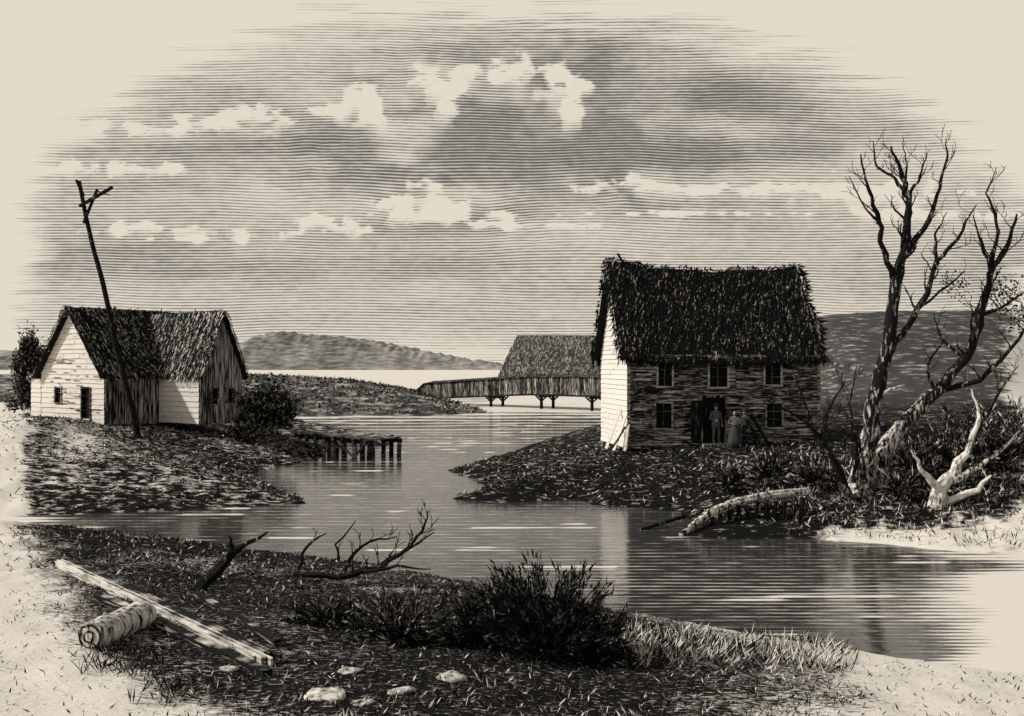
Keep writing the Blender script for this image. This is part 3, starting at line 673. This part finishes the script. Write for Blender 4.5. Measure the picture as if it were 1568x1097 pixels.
for k in range(80): tuft(R(200,1100),R(1000,1090),8,.14,1.2,(0,.05,.9))
for k in range(30): tuft(R(1150,1350),R(1000,1060),4,.1,1.1,(0,.05,.1),.4)
gm.obj('grass',M_leaf)
# ---------------------------------------------------------------- rocks
def rock(px,py,w,z=1.1,h=.28,tone=.9):
    import bmesh
    b=fg(px,py,z); r=w/F*b.y/2; bm=bmesh.new(); bmesh.ops.create_icosphere(bm,subdivisions=3,radius=1)
    o_=R(0,50)
    for v in bm.verts:
        k=1+.8*(float(fbm(np.array([v.co.x*1.6+o_]),np.array([v.co.y*1.6+v.co.z]),3,3)[0])-.5); v.co=Vector((v.co.x*r*k,v.co.y*r*.8*k,v.co.z*r*h*k))
    me=bpy.data.meshes.new('rock'); bm.to_mesh(me); bm.free()
    a_=me.attributes.new('tone','FLOAT','FACE'); a_.data.foreach_set('value',np.full(len(me.polygons),tone,np.float32)); me.materials.append(M_rock)
    for q in me.polygons: q.use_smooth=True
    ob=bpy.data.objects.new('rock',me); ob.location=b+UZ*r*h*.05; ob.rotation_euler=(R(-.1,.1),R(-.2,.1),R(-.5,.5)); scene.collection.objects.link(ob)
for q in ((500,1038,68),(553,1050,34),(535,1000,40),(610,1030,44),(690,1008,46),(350,1000,30),(930,1065,24)): rock(*q,tone=R(.45,.66))
# ---------------------------------------------------------------- timbers and log
def on(px,py,z,up): q=fg(px,py,z); return q+UZ*up
mb=MB(); a0=on(92,848,1.0,.14); a1=on(425,985,1.15,.03)
dd=(a1-a0).normalized(); sd=dd.cross(UZ).normalized()
for k in range(-4,5):
    mb.beam(a0+sd*k*.036+dd*R(0,.35),a1+sd*k*.036-dd*R(0,.5),.035,.16+R(-.02,.02),random.choice((.2,.3,.38,.5,.62)))
mb.obj('timber_beam',M_plank)
mb=MB(); a0=on(150,905,1.0,.08); a1=on(410,1000,1.15,.03); mb.beam(a0,a1,.14,.1,.25); mb.obj('timber_beam',M_plank)
mb=MB(); a0=on(300,895,1.0,.1); a1=on(425,960,1.1,.08); mb.beam(a0,a1,.12,.09,.2); mb.obj('timber_beam',M_plank)
mb=MB(); a0=on(138,966,1.15,.17); a1=on(222,934,1.1,.16); N=16
mb.tube([a0.lerp(a1,k/8)+Vector((0,0,R(-.008,.008))) for k in range(9)],[.215+R(-.014,.014) for k in range(9)],N,.58,.04,.1)
dd=(a1-a0).normalized()
for r_,tn in ((.19,.35),(.15,.7),(.10,.35),(.06,.7)):
    u_=dd.orthogonal().normalized(); v_=dd.cross(u_); mb.face([a0-dd*(.004+.004*(.24-r_)*40)+u_*math.cos(q/12*2*math.pi)*r_*R(.9,1.1)+v_*math.sin(q/12*2*math.pi)*r_*R(.9,1.1) for q in range(12)],tn)
mb.obj('log',M_bark,None,False)
# ---------------------------------------------------------------- fallen branches
def br(mb,sk,tone=.1,tw=1,twl=.5,lev=1,d=None,up=0):
    pts=[];rad=[]
    for i in range(len(sk)-1):
        P=WD(sk[i][0],sk[i][1],sk[i][2]);Q_=WD(sk[i+1][0],sk[i+1][1],sk[i+1][2])
        for q in range(3): pts.append(P.lerp(Q_,q/3)+Vector((R(-.03,.03),R(-.03,.03),R(-.03,.03)))); rad.append(sk[i][3]*(1-q/3)+sk[i+1][3]*q/3)
    pts.append(WD(*sk[-1][:3])); rad.append(sk[-1][3]); mb.tube(pts,rad,6,tone,.14,0)
    for i in range(2,len(pts)-1):
        if random.random()<.6*tw: 
            d=(pts[i+1]-pts[i]).normalized(); twigs(mb,pts[i],d*.7+Vector((R(-.8,.8),R(-.5,.5),R(0,.8))),twl*R(.4,1),rad[i]*.5,lev,tone*.6)
mb=MB()
br(mb,[(300,912,19,.14),(345,862,19.3,.11),(365,840,19.5,.07),(410,815,19.6,.02)],.12,.5,.4)
br(mb,[(352,858,19.3,.07),(356,838,19.2,.05),(350,822,19.2,.02)],.12,.3,.2)
mb.obj('fallen_branch',M_bark)
mb=MB()
br(mb,[(450,880,20.5,.07),(520,884,20.2,.07),(580,870,20.2,.06),(625,838,20.4,.045),(648,812,20.5,.03),(655,782,20.5,.012)],.1)
br(mb,[(520,884,20.2,.05),(540,848,20.6,.04),(565,830,20.7,.03),(608,822,20.8,.012)],.1)
br(mb,[(580,870,20.2,.05),(605,852,20,.03),(665,815,19.8,.012)],.1)
br(mb,[(455,872,20.5,.05),(470,838,20.6,.035),(500,817,20.7,.012)],.1)
br(mb,[(520,860,20.5,.035),(515,836,20.5,.025),(545,797,20.5,.01)],.1)
br(mb,[(560,876,20,.05),(610,866,19.8,.03),(660,872,19.6,.012)],.1)
mb.obj('fallen_branch',M_bark)
mb=MB(); a0=W(1042,820,0); a1=WD(1125,770,29.6); a2=WD(1238,752,30.5)
mb.tube([a0,a0.lerp(a1,.5)+UZ*.14,a1,a1.lerp(a2,.5)+UZ*.06,a2],[.08,.13,.15,.14,.12],8,.5,.14); mb.tube([W(980,812,0),WD(1050,790,30.5)],[.05,.07],6,.1,.1); mb.tube([WD(1100,785,29.4),WD(1225,772,29.8)],[.07,.07],6,.3,.1)
for k in range(12):
    x_=1075+k*14; q=WD(x_,778+R(-5,5)-k*1.2,29.5); mb.tube([Vector((q.x+R(-.1,.1),q.y,-.4)),q],[.08,.06],5,R(.02,.2))
mb.obj('driftwood',M_bark)
# ---------------------------------------------------------------- people
def mesh_skin(name,verts,edges,rad,mat,parent,tone=.1,sub=1,root=0):
    me=bpy.data.meshes.new(name); me.from_pydata(verts,edges,[]); o=bpy.data.objects.new(name,me); scene.collection.objects.link(o)
    md=o.modifiers.new('Skin','SKIN')
    for i,r in enumerate(rad): me.skin_vertices[0].data[i].radius=(r,r*.9) if not isinstance(r,tuple) else r
    me.skin_vertices[0].data[root].use_root=True
    sb=o.modifiers.new('Sub','SUBSURF'); sb.levels=sub; sb.render_levels=sub; me.materials.append(mat); o.parent=parent; return o
def plain(name,c):
    m=bpy.data.materials.new(name); t=nt(m); co=t.nodes.new('ShaderNodeTexCoord').outputs['Object']
    nz=noise(t,co,30,3); b=t.nodes.new('ShaderNodeBsdfPrincipled'); b.inputs['Roughness'].default_value=.9
    t.links.new(mixc(t,nz,tuple(x*.6 for x in c)+(1,),tuple(c)+(1,)),b.inputs['Base Color']); o=t.nodes.new('ShaderNodeOutputMaterial'); t.links.new(b.outputs[0],o.inputs[0]); return m
Mcoat=plain('coat_cloth',(.03,.028,.026)); Mskin=plain('skin',(.45,.40,.33)); Mshirt=plain('shirt_cloth',(.26,.24,.21)); Mhat=plain('felt_hat',(.02,.018,.016)); Mskirt=plain('skirt_cloth',(.05,.048,.044)); Mgrey=plain('wool_cloth',(.13,.12,.11))
def lathe(name,prof,mat,parent,n=18,sx=1,sy=1,off=(0,0,0)):
    v=[];f=[]
    for r,z in prof:
        for k in range(n): a=2*math.pi*k/n; rr_=r*(1+.05*math.sin(a*6)*(r>.2)); v.append((off[0]+rr_*math.cos(a)*sx,off[1]+rr_*math.sin(a)*sy,off[2]+z))
    for i in range(len(prof)-1):
        for k in range(n): a=i*n+k;b=i*n+(k+1)%n; f.append((a,b,b+n,a+n))
    me=bpy.data.meshes.new(name); me.from_pydata(v,[],f); me.materials.append(mat)
    for q in me.polygons: q.use_smooth=True
    o=bpy.data.objects.new(name,me); scene.collection.objects.link(o); o.parent=parent
def person(name,loc,rot,hgt_,female=False,hat=True,armpose=0,coat=Mcoat):
    import bmesh
    P=empty(name)
    el=[(-.27,.02,1.13),(.27,.02,1.13)]; wr=[(-.26,-.10,.90),(.26,-.10,.90)]
    if armpose==1: el=[(-.30,.0,1.15),(.27,.03,1.13)]; wr=[(-.14,-.20,1.10),(.25,-.12,.90)]
    if armpose==2: el=[(-.30,-.05,1.18),(.30,-.06,1.17)]; wr=[(-.08,-.24,1.16),(.08,-.25,1.12)]
    v=[(0,0,.95),(0,.01,1.13),(0,.01,1.34),(0,0,1.49),(0,-.01,1.56),
       (-.10,0,.88),(-.115,-.03,.50),(-.12,.02,.09),(-.14,-.15,.045),
       (.10,0,.88),(.13,-.05,.50),(.14,.0,.09),(.17,-.16,.045),
       (-.19,.01,1.42),el[0],wr[0],(.19,.01,1.42),el[1],wr[1]]
    ed=[(0,1),(1,2),(2,3),(3,4),(0,5),(5,6),(6,7),(7,8),(0,9),(9,10),(10,11),(11,12),(2,13),(13,14),(14,15),(2,16),(16,17),(17,18)]
    rd=[(.17,.13),(.155,.12),(.18,.125),.065,.055,.11,.075,.05,.045,.11,.075,.05,.045,.08,.055,.036,.08,.055,.036]
    mesh_skin('body_clothes',v,ed,rd,coat,P,sub=2)
    bm=bmesh.new(); bmesh.ops.create_uvsphere(bm,u_segments=18,v_segments=14,radius=1)
    for q in bm.verts:
        x,y,z=q.co
        fx=.076*(1-.18*max(0,-z)); q.co=Vector((x*fx,y*.095,z*.118))
        if y<-.6 and abs(x)<.22 and -.35<z<.1: q.co.y-=.022*(1-abs(x)/.25)
        if y<-.6 and .05<z<.3 and .2<abs(x)<.55: q.co.y+=.010
        if z<-.75 and y<-.2: q.co.y-=.012
    for sgn in (-1,1):
        r_=bmesh.ops.create_uvsphere(bm,u_segments=8,v_segments=6,radius=1)
        for q in r_['verts']: q.co=Vector((sgn*.078+q.co.x*.012,q.co.y*.02+.005,q.co.z*.032))
    me=bpy.data.meshes.new('head'); bm.to_mesh(me); bm.free(); me.materials.append(Mskin)
    for q in me.polygons:q.use_smooth=True
    o=bpy.data.objects.new('head',me); scene.collection.objects.link(o); o.location=(0,-.02,1.645); o.parent=P
    fm=MB()
    for sx_ in (-.03,.03): fm.box((sx_,-.105,1.665),Vector((.012,0,0)),Vector((0,.005,0)),Vector((0,0,.006)),0)
    fm.box((0,-.112,1.585),Vector((.022,0,0)),Vector((0,.004,0)),Vector((0,0,.004)),0); fm.obj('eyes_and_mouth',M_dark,P)
    lathe('hair',[(.088,-.0),(.094,.03),(.09,.06),(.07,.10),(.03,.122),(.0,.125)],Mhat,P,16,.92,1.0,(0,.018,1.66))
    if female: lathe('hair_bun',[(0,-.04),(.04,-.02),(.045,.01),(.03,.04),(0,.05)],Mhat,P,10,1,1,(0,.12,1.67))
    if hat: lathe('hat',[(.17,.0),(.165,.012),(.095,.02),(.092,.10),(.075,.125),(0,.12)],Mhat,P,18,1,1.1,(0,-.005,1.72))
    if female:
        lathe('skirt',[(.14,1.08),(.19,.98),(.26,.7),(.33,.35),(.38,.03),(.36,.03),(.3,.4)],Mskirt,P,26)
    else: lathe('coat_skirt',[(.17,1.08),(.19,.95),(.215,.72),(.205,.72),(.17,.95)],coat,P,20,1,.85)
    lathe('collar',[(.075,1.46),(.08,1.51),(.065,1.53),(.06,1.5)],Mshirt,P,14)
    for sgn,w_,e_ in ((-1,wr[0],el[0]),(1,wr[1],el[1])):
        w_=Vector(w_); d=(w_-Vector(e_)).normalized(); sd_=d.cross(Vector((0,1,.2))).normalized(); nn=d.cross(sd_)
        vs=[w_,w_+d*.045,w_+d*.085];es=[(0,1),(1,2)];rs=[.026,(.036,.018),(.038,.016)]
        for q,(o_,l_) in enumerate(((-.03,.062),(-.01,.074),(.011,.07),(.031,.056))):
            n0=len(vs); b=w_+d*.085+sd_*o_; vs+= [b,b+d*l_*.5+nn*.006,b+d*l_+nn*.022]; es+=[(2,n0),(n0,n0+1),(n0+1,n0+2)]; rs+=[.010,.0095,.008]
        n0=len(vs); vs+=[w_+d*.04-sd_*.036,w_+d*.075-sd_*.052+nn*.01,w_+d*.10-sd_*.05+nn*.02]; es+=[(1,n0),(n0,n0+1),(n0+1,n0+2)]; rs+=[.012,.011,.009]
        mesh_skin('hand',vs,es,rs,Mskin,P,sub=1)
    k=hgt_/1.77; P.scale=(k,k,k); P.location=loc; P.rotation_euler=(0,0,rot)
a=math.radians(9); e=Vector((math.cos(a),math.sin(a),0)); p=Vector((-math.sin(a),math.cos(a),0)); C=Vector((5.25,44,0))
def gp(s,q,zmin=0): 
    v=C+e*s-p*q; v.z=max(zmin,hz(v.x,v.y)); return v
person('man',gp(3.95,.38,1.41),.2,1.74,False,True,1,Mgrey)
person('woman',gp(4.62,.95,1.29),-.5,1.62,True,False,2,Mgrey)
person('man',gp(5.15,.8),-.8,1.7,False,True,0,Mcoat)
# ---------------------------------------------------------------- light, camera
el=math.radians(36); sd=Vector((-.985*math.cos(el),-.05*math.cos(el),math.sin(el))).normalized()
sun=bpy.data.lights.new('sun','SUN'); sun.energy=3.4; sun.angle=math.radians(.5); sun.color=(1,.97,.93)
so_=bpy.data.objects.new('sun',sun); scene.collection.objects.link(so_); so_.rotation_euler=sd.to_track_quat('Z','Y').to_euler(); so_.location=(-50,10,60)
w=bpy.data.worlds.new('World'); scene.world=w; w.use_nodes=True; t=w.node_tree; t.nodes.clear()
sk=t.nodes.new('ShaderNodeTexSky'); sk.sky_type='NISHITA'; sk.sun_disc=False; sk.sun_elevation=el; sk.sun_rotation=math.atan2(sd.x,sd.y)
hs=t.nodes.new('ShaderNodeHueSaturation'); hs.inputs['Saturation'].default_value=.10; t.links.new(sk.outputs[0],hs.inputs['Color'])
mx=t.nodes.new('ShaderNodeMix'); mx.data_type='RGBA'; mx.blend_type='MULTIPLY'; mx.inputs[0].default_value=1; mx.inputs[7].default_value=(1,.96,.90,1); t.links.new(hs.outputs[0],mx.inputs[6])
bg=t.nodes.new('ShaderNodeBackground'); bg.inputs[1].default_value=.09; t.links.new(mx.outputs[2],bg.inputs[0]); o=t.nodes.new('ShaderNodeOutputWorld'); t.links.new(bg.outputs[0],o.inputs[0])
cam=bpy.data.cameras.new('camera'); cam.lens=36*F/1568; cam.sensor_width=36; cam.shift_y=9.5/1568; cam.clip_end=5000; cam.clip_start=.1
co_=bpy.data.objects.new('camera',cam); scene.collection.objects.link(co_); co_.location=(0,0,EYE); co_.rotation_euler=(math.radians(90),0,0); scene.camera=co_
scene.view_settings.view_transform='Standard'; scene.view_settings.look='None'; scene.view_settings.exposure=0
